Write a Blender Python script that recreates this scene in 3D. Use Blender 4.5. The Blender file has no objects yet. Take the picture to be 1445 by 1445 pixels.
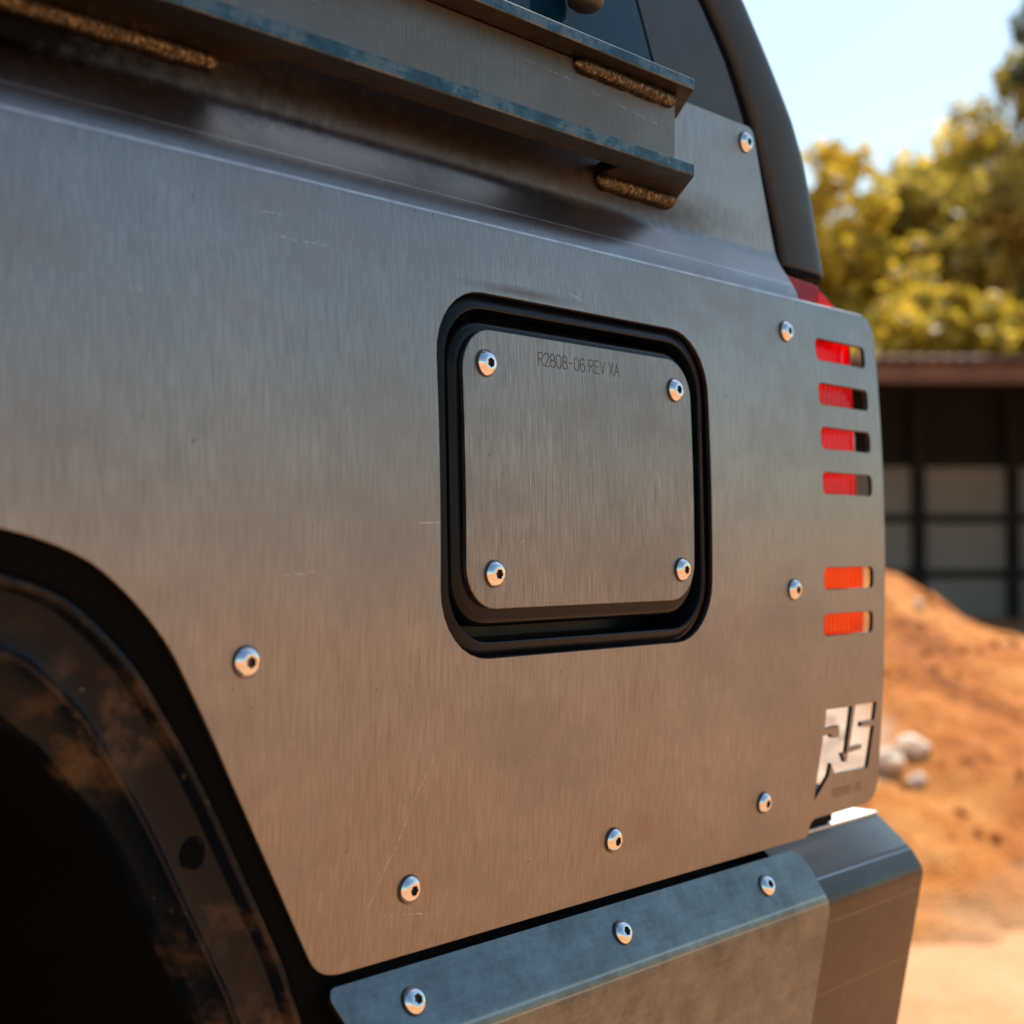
import bpy, bmesh, math, random
import numpy as np
from mathutils import Vector, Matrix, Quaternion
from mathutils.geometry import delaunay_2d_cdt

random.seed(7)
rng = np.random.default_rng(11)
scene = bpy.context.scene
col = scene.collection
R = math.radians

# ------------------------------------------------------------------ camera
cam_d = bpy.data.cameras.new('camera')
cam = bpy.data.objects.new('camera', cam_d)
col.objects.link(cam)
cam_d.sensor_width = 36.0
cam_d.lens = 52.318
cam_d.clip_start = 0.01
cam_d.clip_end = 2000
CAM = Vector((0.0, -0.508, 1.10))
PSI, PITCH = R(41.0077), R(1.2958)
FWD = Vector((math.cos(PSI) * math.cos(PITCH), math.sin(PSI) * math.cos(PITCH), math.sin(PITCH)))
cam.location = CAM
cam.rotation_euler = FWD.to_track_quat('-Z', 'Y').to_euler()
cam_d.dof.use_dof = True
cam_d.dof.focus_distance = 0.80
cam_d.dof.aperture_fstop = 6.5
scene.camera = cam

# ------------------------------------------------------------------ sky, sun, exposure
SUN_AZ, SUN_EL = R(18), R(52)          # azimuth from +X (rear of the vehicle) towards +Y (its far side)
world = bpy.data.worlds.new('World')
scene.world = world
world.use_nodes = True
wn = world.node_tree
sky = wn.nodes.new('ShaderNodeTexSky')
sky.sky_type = 'NISHITA'
sky.sun_disc = False
sky.sun_elevation = SUN_EL
sky.sun_rotation = R(90) - SUN_AZ
sky.air_density = 1.3
sky.dust_density = 0.9
sky.ozone_density = 1.6
bg = wn.nodes['Background']
bg.inputs['Strength'].default_value = 0.12
tint = wn.nodes.new('ShaderNodeMix')
tint.data_type = 'RGBA'; tint.blend_type = 'MULTIPLY'
tint.inputs[0].default_value = 1.0
tint.inputs[7].default_value = (0.93, 1.0, 0.97, 1)
wn.links.new(sky.outputs['Color'], tint.inputs[6])
wn.links.new(tint.outputs[2], bg.inputs['Color'])
sun_d = bpy.data.lights.new('sun', 'SUN')
sun_d.energy = 5.0
sun_d.angle = R(0.53)
sun_d.color = (1.0, 0.93, 0.82)
sun = bpy.data.objects.new('sun', sun_d)
col.objects.link(sun)
SUND = Vector((math.cos(SUN_AZ) * math.cos(SUN_EL), math.sin(SUN_AZ) * math.cos(SUN_EL), math.sin(SUN_EL)))
sun.rotation_euler = SUND.to_track_quat('Z', 'Y').to_euler()
sun.location = (3, 3, 12)
scene.view_settings.view_transform = 'Standard'
scene.view_settings.look = 'None'
scene.view_settings.gamma = 1.0
scene.view_settings.exposure = 0.6
scene.render.engine = 'CYCLES'
scene.render.resolution_x = 1024
scene.render.resolution_y = 1024
scene.cycles.max_bounces = 6
scene.cycles.diffuse_bounces = 2
scene.cycles.glossy_bounces = 3
scene.cycles.transparent_max_bounces = 10

# ------------------------------------------------------------------ material helpers
class NT:
    def __init__(self, name):
        self.m = bpy.data.materials.new(name)
        self.m.use_nodes = True
        self.t = self.m.node_tree
        self.b = self.t.nodes['Principled BSDF']
        self.tc = None
    def n(self, kind, **kw):
        nd = self.t.nodes.new('ShaderNode' + kind)
        for k, v in kw.items():
            setattr(nd, k, v)
        return nd
    def link(self, a, b):
        self.t.links.new(a, b)
    def co(self):
        if self.tc is None:
            self.tc = self.n('NewGeometry').outputs['Position']
        return self.tc
    def obco(self):
        return self.n('TexCoord').outputs['Object']
    def mapped(self, scale=(1, 1, 1), loc=(0, 0, 0), rot=(0, 0, 0), src=None):
        mp = self.n('Mapping')
        mp.inputs['Scale'].default_value = scale
        mp.inputs['Location'].default_value = loc
        mp.inputs['Rotation'].default_value = rot
        self.link(src or self.co(), mp.inputs['Vector'])
        return mp.outputs['Vector']
    def noise(self, scale=1.0, vec=None, detail=3.0, rough=0.5):
        nd = self.n('TexNoise')
        nd.inputs['Scale'].default_value = scale
        nd.inputs['Detail'].default_value = detail
        nd.inputs['Roughness'].default_value = rough
        self.link(vec or self.co(), nd.inputs['Vector'])
        return nd.outputs['Fac']
    def ramp(self, fac, stops):
        nd = self.n('ValToRGB')
        cr = nd.color_ramp
        while len(cr.elements) < len(stops):
            cr.elements.new(0.5)
        for e, (p, c) in zip(cr.elements, stops):
            e.position = p
            e.color = (c[0], c[1], c[2], 1) if hasattr(c, '__len__') else (c, c, c, 1)
        self.link(fac, nd.inputs['Fac'])
        return nd.outputs['Color']
    def math(self, op, a, b=None, c=None, clamp=False):
        nd = self.n('Math', operation=op, use_clamp=clamp)
        for i, v in enumerate((a, b, c)):
            if v is None:
                continue
            if isinstance(v, (int, float)):
                nd.inputs[i].default_value = v
            else:
                self.link(v, nd.inputs[i])
        return nd.outputs[0]
    def mix(self, fac, a, b, mode='MIX'):
        nd = self.n('Mix', data_type='RGBA', blend_type=mode)
        for idx, v in ((0, fac), (6, a), (7, b)):
            if isinstance(v, (int, float)):
                nd.inputs[idx].default_value = v
            elif isinstance(v, tuple):
                nd.inputs[idx].default_value = (v[0], v[1], v[2], 1)
            else:
                self.link(v, nd.inputs[idx])
        return nd.outputs[2]
    def set(self, **kw):
        for k, v in kw.items():
            key = {'base': 'Base Color', 'metal': 'Metallic', 'rough': 'Roughness', 'spec': 'Specular IOR Level',
                   'normal': 'Normal', 'coat': 'Coat Weight', 'coatr': 'Coat Roughness', 'aniso': 'Anisotropic',
                   'tangent': 'Tangent', 'anirot': 'Anisotropic Rotation', 'ior': 'IOR'}[k]
            s = self.b.inputs[key]
            if isinstance(v, (int, float)):
                s.default_value = v
            elif isinstance(v, tuple):
                s.default_value = (v[0], v[1], v[2], 1)
            else:
                self.link(v, s)
        return self.m
    def bump(self, h, strength=0.3, dist=0.001):
        nd = self.n('Bump')
        nd.inputs['Strength'].default_value = strength
        nd.inputs['Distance'].default_value = dist
        self.link(h, nd.inputs['Height'])
        return nd.outputs['Normal']
    def scratch(self, x0, z0, x1, z1, w=0.00022):
        """soft mask of one thin scratch from (x0,z0) to (x1,z1) on a side face, broken up by noise"""
        ln = math.hypot(x1 - x0, z1 - z0)
        a = math.atan2(z1 - z0, x1 - x0)
        # rotate so that the scratch lies along local x
        if not hasattr(self, 'sep'):
            self.sep = self.n('SeparateXYZ'); self.link(self.co(), self.sep.inputs[0])
        sep = self.sep
        dx = self.math('SUBTRACT', sep.outputs[0], x0)
        dz = self.math('SUBTRACT', sep.outputs[2], z0)
        u = self.math('ADD', self.math('MULTIPLY', dx, math.cos(a)), self.math('MULTIPLY', dz, math.sin(a)))
        v = self.math('SUBTRACT', self.math('MULTIPLY', dz, math.cos(a)), self.math('MULTIPLY', dx, math.sin(a)))
        if not hasattr(self, 'wob'):
            self.wob = self.math('MULTIPLY', self.math('SUBTRACT', self.noise(90, detail=1), 0.5), 0.003)
            self.brk = self.ramp(self.noise(330, detail=2), [(0.42, 0.0), (0.62, 1.0)])
        wob = self.wob
        v = self.math('ABSOLUTE', self.math('ADD', v, wob))
        mv = self.math('SUBTRACT', 1.0, self.math('DIVIDE', v, w), clamp=True)
        mu = self.math('MULTIPLY', self.math('GREATER_THAN', u, 0.0), self.math('LESS_THAN', u, ln))
        br = self.brk
        return self.math('MULTIPLY', self.math('MULTIPLY', mv, mu), br)

def brushed(name, base, r0, r1, marks=(), lines=(), stains_shade=(), streak=1.0, warm=0.0):
    t = NT(name)
    fine = t.noise(1.0, t.mapped((1900, 900, 70)), detail=1)
    mid = t.noise(1.0, t.mapped((980, 400, 34)), detail=2)
    big = t.noise(1.0, t.mapped((7, 7, 5)), detail=2, rough=0.6)
    sm = t.noise(1.0, t.mapped((26, 26, 30), (3, 1, 2)), detail=3, rough=0.65)
    s = t.math('ADD', t.math('MULTIPLY', fine, 0.6), t.math('MULTIPLY', mid, 0.4))
    k = 0.16 * streak
    c = t.ramp(s, [(0.28, tuple(b * (1 - k * 1.5) for b in base)), (0.5, base), (0.74, tuple(min(1, b * (1 + k * 1.5)) for b in base))])
    c = t.mix(1.0, c, t.ramp(big, [(0.3, 0.90), (0.7, 1.06)]), 'MULTIPLY')
    c = t.mix(1.0, c, t.ramp(sm, [(0.3, (0.95, 0.94, 0.93)), (0.62, 1.0)]), 'MULTIPLY')
    smd = t.ramp(t.noise(1.0, t.mapped((9, 9, 13), (5, 2, 9)), detail=4, rough=0.7), [(0.46, 0.0), (0.66, 1.0)])
    c = t.mix(t.math('MULTIPLY', smd, 0.55), c, tuple(b * 0.80 for b in base))
    # tiny dark pits
    pits = t.noise(1.0, t.mapped((520, 520, 420)), detail=0)
    pm = t.ramp(pits, [(0.845, 0.0), (0.87, 0.8)])
    c = t.mix(pm, c, tuple(b * 0.45 for b in base))
    rough = t.math('ADD', t.math('MULTIPLY', s, r1 - r0), t.math('ADD', r0, t.math('ADD', t.math('MULTIPLY', smd, 0.07), t.math('MULTIPLY', t.math('SUBTRACT', big, 0.5), 0.10))))
    acc = None
    for mk in marks:
        m = t.scratch(*mk)
        acc = m if acc is None else t.math('MAXIMUM', acc, m)
    sep = None
    for (z, w, a) in lines:
        if sep is None:
            sep = t.n('SeparateXYZ'); t.link(t.co(), sep.inputs[0])
        d = t.math('ABSOLUTE', t.math('SUBTRACT', sep.outputs[2], z))
        m = t.math('MULTIPLY', t.math('SUBTRACT', 1.0, t.math('DIVIDE', d, w), clamp=True),
                   t.math('MULTIPLY', t.ramp(t.noise(1.0, t.mapped((60, 10, 400)), detail=3), [(0.3, 0.35), (0.6, 1.0)]), a))
        acc = m if acc is None else t.math('MAXIMUM', acc, m)
    if acc is not None:
        c = t.mix(t.math('MULTIPLY', acc, 0.9), c, (0.72, 0.73, 0.74))
        rough = t.math('ADD', rough, t.math('MULTIPLY', acc, 0.15))
    for (x, z, rx, rz, colr, amt) in stains_shade:
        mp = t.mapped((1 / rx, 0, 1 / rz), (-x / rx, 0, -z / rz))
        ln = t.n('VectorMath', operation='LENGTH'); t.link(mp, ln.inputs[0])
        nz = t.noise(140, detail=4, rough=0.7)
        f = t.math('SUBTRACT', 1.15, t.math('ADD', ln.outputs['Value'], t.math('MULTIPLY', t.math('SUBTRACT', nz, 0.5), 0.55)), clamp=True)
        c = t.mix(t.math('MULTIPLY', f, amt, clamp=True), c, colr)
    bmp = t.bump(t.math('ADD', t.math('MULTIPLY', fine, 0.5), t.math('MULTIPLY', mid, 0.6)), 0.22, 0.00012)
    return t.set(base=c, metal=1.0, rough=rough, normal=bmp)

def steel(name, dark, light, r0, r1, tint=None, scale=30, bump=0.15, lines=()):
    """raw mill steel: cloudy, blotched, with patches of scale"""
    t = NT(name)
    n1 = t.noise(scale, detail=6, rough=0.65)
    n2 = t.noise(scale * 6, detail=4, rough=0.6)
    st = t.noise(1.0, t.mapped((40, 300, 500)), detail=2)
    f = t.math('ADD', t.math('MULTIPLY', n1, 0.65), t.math('ADD', t.math('MULTIPLY', n2, 0.2), t.math('MULTIPLY', st, 0.15)))
    stops = [(0.36, dark), (0.62, light)]
    if tint:
        stops = [(0.34, dark), (0.47, tint), (0.54, light), (0.66, tuple(0.5 * (a + b) for a, b in zip(dark, light)))]
    c = t.ramp(f, stops)
    for (z, w, a) in lines:
        sep = t.n('SeparateXYZ'); t.link(t.co(), sep.inputs[0])
        d = t.math('ABSOLUTE', t.math('SUBTRACT', sep.outputs[2], z))
        c = t.mix(t.math('MULTIPLY', t.math('SUBTRACT', 1.0, t.math('DIVIDE', d, w), clamp=True), a), c, (0.5, 0.5, 0.5))
    rg = t.ramp(f, [(0.3, r1), (0.65, r0)])
    return t.set(base=c, metal=1.0, rough=rg, normal=t.bump(t.math('ADD', n1, n2), bump, 0.0006))

def plain(name, base, rough=0.5, metal=0.0, nscale=60, var=0.15, spec=0.5, bump=0.1, bscale=400, bd=0.0002):
    t = NT(name)
    f = t.noise(nscale, detail=4, rough=0.6)
    c = t.ramp(f, [(0.3, tuple(b * (1 - var) for b in base)), (0.7, tuple(min(1, b * (1 + var)) for b in base))])
    rr = t.ramp(f, [(0.3, max(0.02, rough - 0.06)), (0.7, rough + 0.06)])
    return t.set(base=c, metal=metal, rough=rr, spec=spec, normal=t.bump(t.noise(bscale, detail=2), bump, bd))

# ------------------------------------------------------------------ object helpers
WLOC = {}
def link(o, parent=None, loc=(0, 0, 0)):
    col.objects.link(o)
    WLOC[o.name] = Vector(loc)
    if parent is not None:
        o.parent = parent
        o.location = Vector(loc) - WLOC[parent.name]
    else:
        o.location = loc
    return o

def empty(name, loc, rz=0.0):
    o = bpy.data.objects.new(name, None)
    o.empty_display_size = 0.2
    link(o, None, loc)
    o.rotation_euler = (0, 0, rz)
    return o

def tag(o, label=None, cat=None, group=None, kind=None):
    if label: o['label'] = label
    if cat: o['category'] = cat
    if group: o['group'] = group
    if kind: o['kind'] = kind
    return o

def finish(me, mats, smooth=35):
    for m in (mats if isinstance(mats, (list, tuple)) else [mats]):
        me.materials.append(m)
    if smooth:
        me.polygons.foreach_set('use_smooth', [True] * len(me.polygons))
        me.set_sharp_from_angle(angle=R(smooth))
    me.update()

def from_bm(name, bm, mats, parent=None, loc=(0, 0, 0), smooth=35, recalc=True):
    if recalc:
        bmesh.ops.recalc_face_normals(bm, faces=bm.faces)
    me = bpy.data.meshes.new(name)
    bm.to_mesh(me)
    bm.free()
    finish(me, mats, smooth)
    return link(bpy.data.objects.new(name, me), parent, loc)

def from_data(name, v, f, mats, parent=None, loc=(0, 0, 0), smooth=35, fix=True):
    me = bpy.data.meshes.new(name)
    me.from_pydata([tuple(p) for p in v], [], [tuple(q) for q in f])
    if fix:
        bm = bmesh.new(); bm.from_mesh(me)
        bmesh.ops.recalc_face_normals(bm, faces=bm.faces)
        bm.to_mesh(me); bm.free()
    finish(me, mats, smooth)
    return link(bpy.data.objects.new(name, me), parent, loc)

def bevel(o, w, seg=1, ang=40, clamp=True):
    md = o.modifiers.new('bevel', 'BEVEL')
    md.width = w
    md.segments = seg
    md.limit_method = 'ANGLE'
    md.angle_limit = R(ang)
    md.use_clamp_overlap = clamp
    md.harden_normals = False
    return o

def bm_box(bm, x0, x1, y0, y1, z0, z1):
    vs = [bm.verts.new(p) for p in [(x0, y0, z0), (x1, y0, z0), (x1, y1, z0), (x0, y1, z0), (x0, y0, z1), (x1, y0, z1), (x1, y1, z1), (x0, y1, z1)]]
    for f in [(0, 3, 2, 1), (4, 5, 6, 7), (0, 1, 5, 4), (1, 2, 6, 5), (2, 3, 7, 6), (3, 0, 4, 7)]:
        bm.faces.new([vs[i] for i in f])
    return vs

def box(name, x0, x1, y0, y1, z0, z1, mat, parent=None, bw=0.0, seg=2):
    c = Vector(((x0 + x1) / 2, (y0 + y1) / 2, (z0 + z1) / 2))
    bm = bmesh.new()
    bm_box(bm, x0 - c.x, x1 - c.x, y0 - c.y, y1 - c.y, z0 - c.z, z1 - c.z)
    o = from_bm(name, bm, mat, parent, c)
    if bw: bevel(o, bw, seg)
    return o

def rrect(x0, x1, z0, z1, r, n=6):
    pts = []
    for cx, cz, a0 in ((x1 - r, z1 - r, 0), (x0 + r, z1 - r, 90), (x0 + r, z0 + r, 180), (x1 - r, z0 + r, 270)):
        for i in range(n + 1):
            a = R(a0 + 90 * i / n)
            pts.append((cx + r * math.cos(a), cz + r * math.sin(a)))
    return pts

def catmull(pts, n=6):
    out = []
    P = [pts[0]] + list(pts) + [pts[-1]]
    for i in range(1, len(P) - 2):
        p0, p1, p2, p3 = [np.array(q, float) for q in P[i - 1:i + 3]]
        for k in range(n):
            t = k / n
            out.append(tuple(0.5 * (2 * p1 + (p2 - p0) * t + (2 * p0 - 5 * p1 + 4 * p2 - p3) * t * t + (3 * p1 - p0 - 3 * p2 + p3) * t ** 3)))
    out.append(tuple(pts[-1]))
    return out

def round_corner(pts, radii, n=5):
    """fillet the corners of a closed polygon; radii: dict index -> radius"""
    out = []
    N = len(pts)
    for i, p in enumerate(pts):
        r = radii.get(i, 0)
        if not r:
            out.append(p); continue
        p = np.array(p); a = np.array(pts[i - 1]) - p; b = np.array(pts[(i + 1) % N]) - p
        a /= np.linalg.norm(a); b /= np.linalg.norm(b)
        for k in range(n + 1):
            t = k / n
            q = p + a * r * (1 - t) ** 2 + b * r * t ** 2
            out.append(tuple(q))
    return out

def sheet(name, outline, holes, yfun, thick, levels, mat, parent, bw=0.0004, xlevels=(), smooth=25):
    """a plate cut from the outline with holes, given in (x, z), bent to y = yfun(z), with real thickness"""
    def dens(pl, m=0.006):
        out = []
        for i, p in enumerate(pl):
            q = pl[(i + 1) % len(pl)]
            k = max(1, int(math.ceil(math.hypot(q[0] - p[0], q[1] - p[1]) / m)))
            out += [(p[0] + (q[0] - p[0]) * j / k, p[1] + (q[1] - p[1]) * j / k) for j in range(k)]
        return out
    polys = [dens(outline)] + [dens(h) for h in holes]
    pts, edges = [], []
    for pl in polys:
        k = len(pts)
        pts += pl
        edges += [(k + i, k + (i + 1) % len(pl)) for i in range(len(pl))]
    B = np.array(pts)
    E0 = B[[e_[0] for e_ in edges]]; E1 = B[[e_[1] for e_ in edges]]
    def inside(P):
        c = np.zeros(len(P), bool)
        for (ax, ay), (bx, by) in zip(E0, E1):
            if ay == by: continue
            hit = ((ay > P[:, 1]) != (by > P[:, 1])) & (P[:, 0] < (bx - ax) * (P[:, 1] - ay) / (by - ay) + ax)
            c ^= hit
        return c
    x_lo, x_hi = B[:, 0].min(), B[:, 0].max()
    g_ = np.array([(x, z) for z in levels for x in np.arange(x_lo + 0.006, x_hi, 0.012)])
    g_ = g_[inside(g_)]
    near = np.array([np.min(np.hypot(B[:, 0] - p[0], B[:, 1] - p[1])) for p in g_])
    g_ = g_[near > 0.0035]
    allp = [Vector(p) for p in pts] + [Vector((float(p[0]), float(p[1]))) for p in g_]
    rv, re, rf = delaunay_2d_cdt(allp, edges, [], 0, 1e-7)[:3]
    cen = np.array([[sum(rv[i][k] for i in f) / len(f) for k in (0, 1)] for f in rf])
    keep = inside(cen)
    bm = bmesh.new()
    vs = [bm.verts.new((p[0], 0, p[1])) for p in rv]
    for f, k in zip(rf, keep):
        if k: bm.faces.new([vs[i] for i in f])
    bmesh.ops.delete(bm, geom=[v for v in bm.verts if not v.link_faces], context='VERTS')
    for f in bm.faces:
        f.normal_update()
        if f.normal.y > 0:
            f.normal_flip()
    nout = len(polys[0])
    hole_pts = np.array([p for pl in polys[1:] for p in pl]) if holes else None
    bedges = [e for e in bm.edges if len(e.link_faces) == 1]
    back = {}
    e = 1e-4
    front = list(bm.verts)
    ffaces = list(bm.faces)
    for v in front:
        z = v.co.z
        dy = (yfun(z + e) - yfun(z - e)) / (2 * e)
        n = Vector((0, 1, -dy)).normalized()
        v.co.y = yfun(z)
        back[v] = bm.verts.new(v.co + n * thick)
    for f in ffaces:
        bm.faces.new([back[v] for v in reversed(f.verts)])
    for ed in bedges:
        a, b = ed.verts
        f = ed.link_faces[0]
        lp = [l for l in f.loops if l.edge == ed][0]
        a, b = lp.vert, lp.link_loop_next.vert
        wf = bm.faces.new([b, a, back[a], back[b]])
        if hole_pts is not None:
            d_ = min(np.min(np.hypot(hole_pts[:, 0] - q.co.x, hole_pts[:, 1] - q.co.z)) for q in (a, b))
            wf.material_index = 1 if d_ < 1e-4 else 0
    o = from_bm(name, bm, mat, parent, (0, 0, 0), smooth, recalc=False)
    if bw: bevel(o, bw, 1, 50, clamp=False)
    return o

def ring_loft(name, loops, mat, parent, close_last=False, smooth=30, closed=True):
    """skin a list of equally long loops of 3-D points"""
    v, f = [], []
    n = len(loops[0])
    for lp in loops:
        v += lp
    for i in range(len(loops) - 1):
        for j in range(n if closed else n - 1):
            k = (j + 1) % n
            f.append((i * n + j, i * n + k, (i + 1) * n + k, (i + 1) * n + j))
    if close_last:
        f.append(tuple((len(loops) - 1) * n + j for j in range(n)))
    return from_data(name, v, f, mat, parent, smooth=smooth, fix=True)

def tube(pts, radii, seg=8):
    v, f = [], []
    n = len(pts)
    for i, p in enumerate(pts):
        d = (Vector(pts[min(i + 1, n - 1)]) - Vector(pts[max(i - 1, 0)])).normalized()
        q = d.to_track_quat('Z', 'Y')
        for k in range(seg):
            a = 2 * math.pi * k / seg
            v.append(tuple(Vector(p) + q @ Vector((math.cos(a) * radii[i], math.sin(a) * radii[i], 0))))
    for i in range(n - 1):
        for k in range(seg):
            k2 = (k + 1) % seg
            f.append((i * seg + k, i * seg + k2, (i + 1) * seg + k2, (i + 1) * seg + k))
    f.append(tuple(range(seg))); f.append(tuple((n - 1) * seg + k for k in range(seg)))
    return v, f

# ------------------------------------------------------------------ materials
M = {}
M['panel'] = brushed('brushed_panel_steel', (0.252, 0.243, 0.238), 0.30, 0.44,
    marks=[(0.512, 1.1110, 0.532, 1.1113), (0.429, 1.0870, 0.448, 1.0880), (0.418, 1.2490, 0.434, 1.2488), (0.431, 1.2380, 0.462, 1.2392),
           (0.489, 0.9290, 0.510, 0.9640), (0.510, 0.9640, 0.528, 0.9960), (0.500, 0.9230, 0.529, 0.9185), (0.352, 1.205, 0.372, 1.2055),
           (0.640, 1.2405, 0.655, 1.2360), (0.80, 1.165, 0.812, 1.150, 0.00014), (0.595, 0.985, 0.606, 0.992, 0.00014), (0.47, 1.165, 0.4715, 1.150, 0.00014),
           (0.72, 1.005, 0.745, 1.0065, 0.00012), (0.845, 1.115, 0.852, 1.100, 0.00012), (0.66, 0.955, 0.668, 0.972, 0.00012)],
    lines=[(1.2676, 0.0009, 0.9), (1.2790, 0.0007, 0.7)],
    stains_shade=[(0.708, 0.9330, 0.012, 0.013, (0.20, 0.15, 0.12), 0.45), (0.60, 1.2345, 0.05, 0.0035, (0.12, 0.09, 0.08), 0.8),
            (0.735, 1.3085, 0.075, 0.013, (0.05, 0.03, 0.02), 0.95), (0.55, 1.3130, 0.30, 0.020, (0.06, 0.036, 0.024), 0.95),  # weld burn, then a brown band painting the rail's dark reflection
            (0.20, 1.3080, 0.26, 0.026, (0.012, 0.010, 0.009), 1.6)], streak=1.15)  # near-black band paints the rail's dark reflection further forward
M['cutedge'] = plain('shaded_cut_edge', (0.03, 0.026, 0.024), 0.5, 0.6)  # cutout walls darkened in colour to look shaded
M['plate'] = brushed('brushed_access_plate', (0.225, 0.212, 0.203), 0.32, 0.46, marks=[(0.716, 1.143, 0.722, 1.128), (0.589, 1.100, 0.594, 1.103)], streak=1.6)
M['rail'] = steel('raw_rail_steel', (0.022, 0.019, 0.017), (0.058, 0.049, 0.042), 0.32, 0.52, scale=22)
M['railedge'] = steel('sky_tinted_steel', (0.03, 0.04, 0.045), (0.115, 0.12, 0.115), 0.3, 0.45, tint=(0.035, 0.075, 0.095), scale=45)  # blue tint paints the sky reflected in the raw edges
M['web'] = brushed('ground_rail_web', (0.15, 0.138, 0.125), 0.34, 0.5,
    marks=[(0.655, 1.3545, 0.72, 1.3490, 0.00012), (0.59, 1.3590, 0.64, 1.3560, 0.00012)],
    stains_shade=[(0.70, 1.362, 0.06, 0.008, (0.16, 0.11, 0.08), 0.8), (0.45, 1.33, 0.05, 0.01, (0.12, 0.13, 0.14), 0.7)])
t = NT('weld_metal')
f = t.noise(420, detail=3)
M['weld'] = t.set(base=t.ramp(f, [(0.32, (0.030, 0.025, 0.018)), (0.55, (0.085, 0.070, 0.048)), (0.75, (0.22, 0.18, 0.13))]), metal=1.0,
                  rough=t.ramp(f, [(0.3, 0.5), (0.7, 0.22)]), normal=t.bump(t.noise(900, detail=3), 0.35, 0.0005))
M['cover'] = steel('mill_scale_cover', (0.085, 0.100, 0.108), (0.165, 0.183, 0.192), 0.24, 0.38, scale=40, bump=0.07, lines=[(0.8655, 0.0012, 0.35), (0.8610, 0.0009, 0.3)])  # the pale lines paint the highlight along the fold
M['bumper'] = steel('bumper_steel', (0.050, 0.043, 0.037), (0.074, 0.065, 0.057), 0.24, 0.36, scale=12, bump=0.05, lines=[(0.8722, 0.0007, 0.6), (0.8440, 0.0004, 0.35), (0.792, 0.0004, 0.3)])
M['bumpertop'] = plain('sunlit_bumper_top', (0.55, 0.53, 0.50), 0.5, 1.0, nscale=30)  # sunlight put into the colour: far paler than the bumper steel
t = NT('stainless_bolt')
M['bolt'] = t.set(base=t.ramp(t.noise(700, detail=2), [(0.3, (0.66, 0.66, 0.66)), (0.7, (0.76, 0.76, 0.76))]), metal=1.0,
                  rough=0.13, normal=t.bump(t.noise(500, detail=2), 0.12, 0.0002))
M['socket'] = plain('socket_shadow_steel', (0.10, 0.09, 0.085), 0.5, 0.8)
M['black'] = plain('satin_black_plastic', (0.004, 0.006, 0.008), 0.30, spec=0.17, bump=0.25, bscale=900, bd=0.0001)
M['rubber'] = plain('black_rubber_seal', (0.005, 0.005, 0.006), 0.55, spec=0.03)
M['door'] = plain('gloss_black_door', (0.004, 0.005, 0.007), 0.2, spec=0.17, bump=0.06)
M['ink'] = plain('engraved_mark', (0.05, 0.042, 0.036), 0.7, 0.3)
M['ink2'] = plain('heat_mark', (0.22, 0.13, 0.07), 0.6, 0.7)
t = NT('dusty_fender')
f = t.noise(45, detail=7, rough=0.68)
g = t.noise(14, detail=4)
h = t.math('MULTIPLY', t.ramp(f, [(0.46, 0.0), (0.60, 1.0)]), t.ramp(g, [(0.42, 0.0), (0.58, 1.0)]))
sp = t.ramp(t.noise(150, detail=2), [(0.70, 0.0), (0.76, 1.0)])
cc = t.mix(h, (0.003, 0.005, 0.008), (0.070, 0.042, 0.022))
cc = t.mix(t.math('MULTIPLY', sp, 0.5), cc, (0.12, 0.10, 0.08))
M['fender'] = t.set(base=cc, spec=0.14, rough=t.ramp(h, [(0.0, 0.28), (1.0, 0.75)]), normal=t.bump(f, 0.35, 0.0012))
M['liner'] = plain('wheel_well_liner', (0.002, 0.002, 0.002), 0.8, spec=0.05, nscale=20)
M['body'] = plain('dark_body_paint', (0.02, 0.022, 0.024), 0.35)
M['hardtop'] = plain('textured_hardtop', (0.018, 0.028, 0.036), 0.48, spec=0.35, nscale=25, var=0.10, bump=0.35, bscale=1500, bd=0.00015)
M['pillar'] = plain('textured_pillar', (0.018, 0.027, 0.034), 0.5, spec=0.3, nscale=25, var=0.10, bump=0.4, bscale=1500, bd=0.00015)
M['glass'] = plain('dark_tinted_glass', (0.002, 0.022, 0.045), 0.05, spec=0.28, bump=0.0)
M['knob'] = plain('tan_knob', (0.035, 0.028, 0.022), 0.45)

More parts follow.
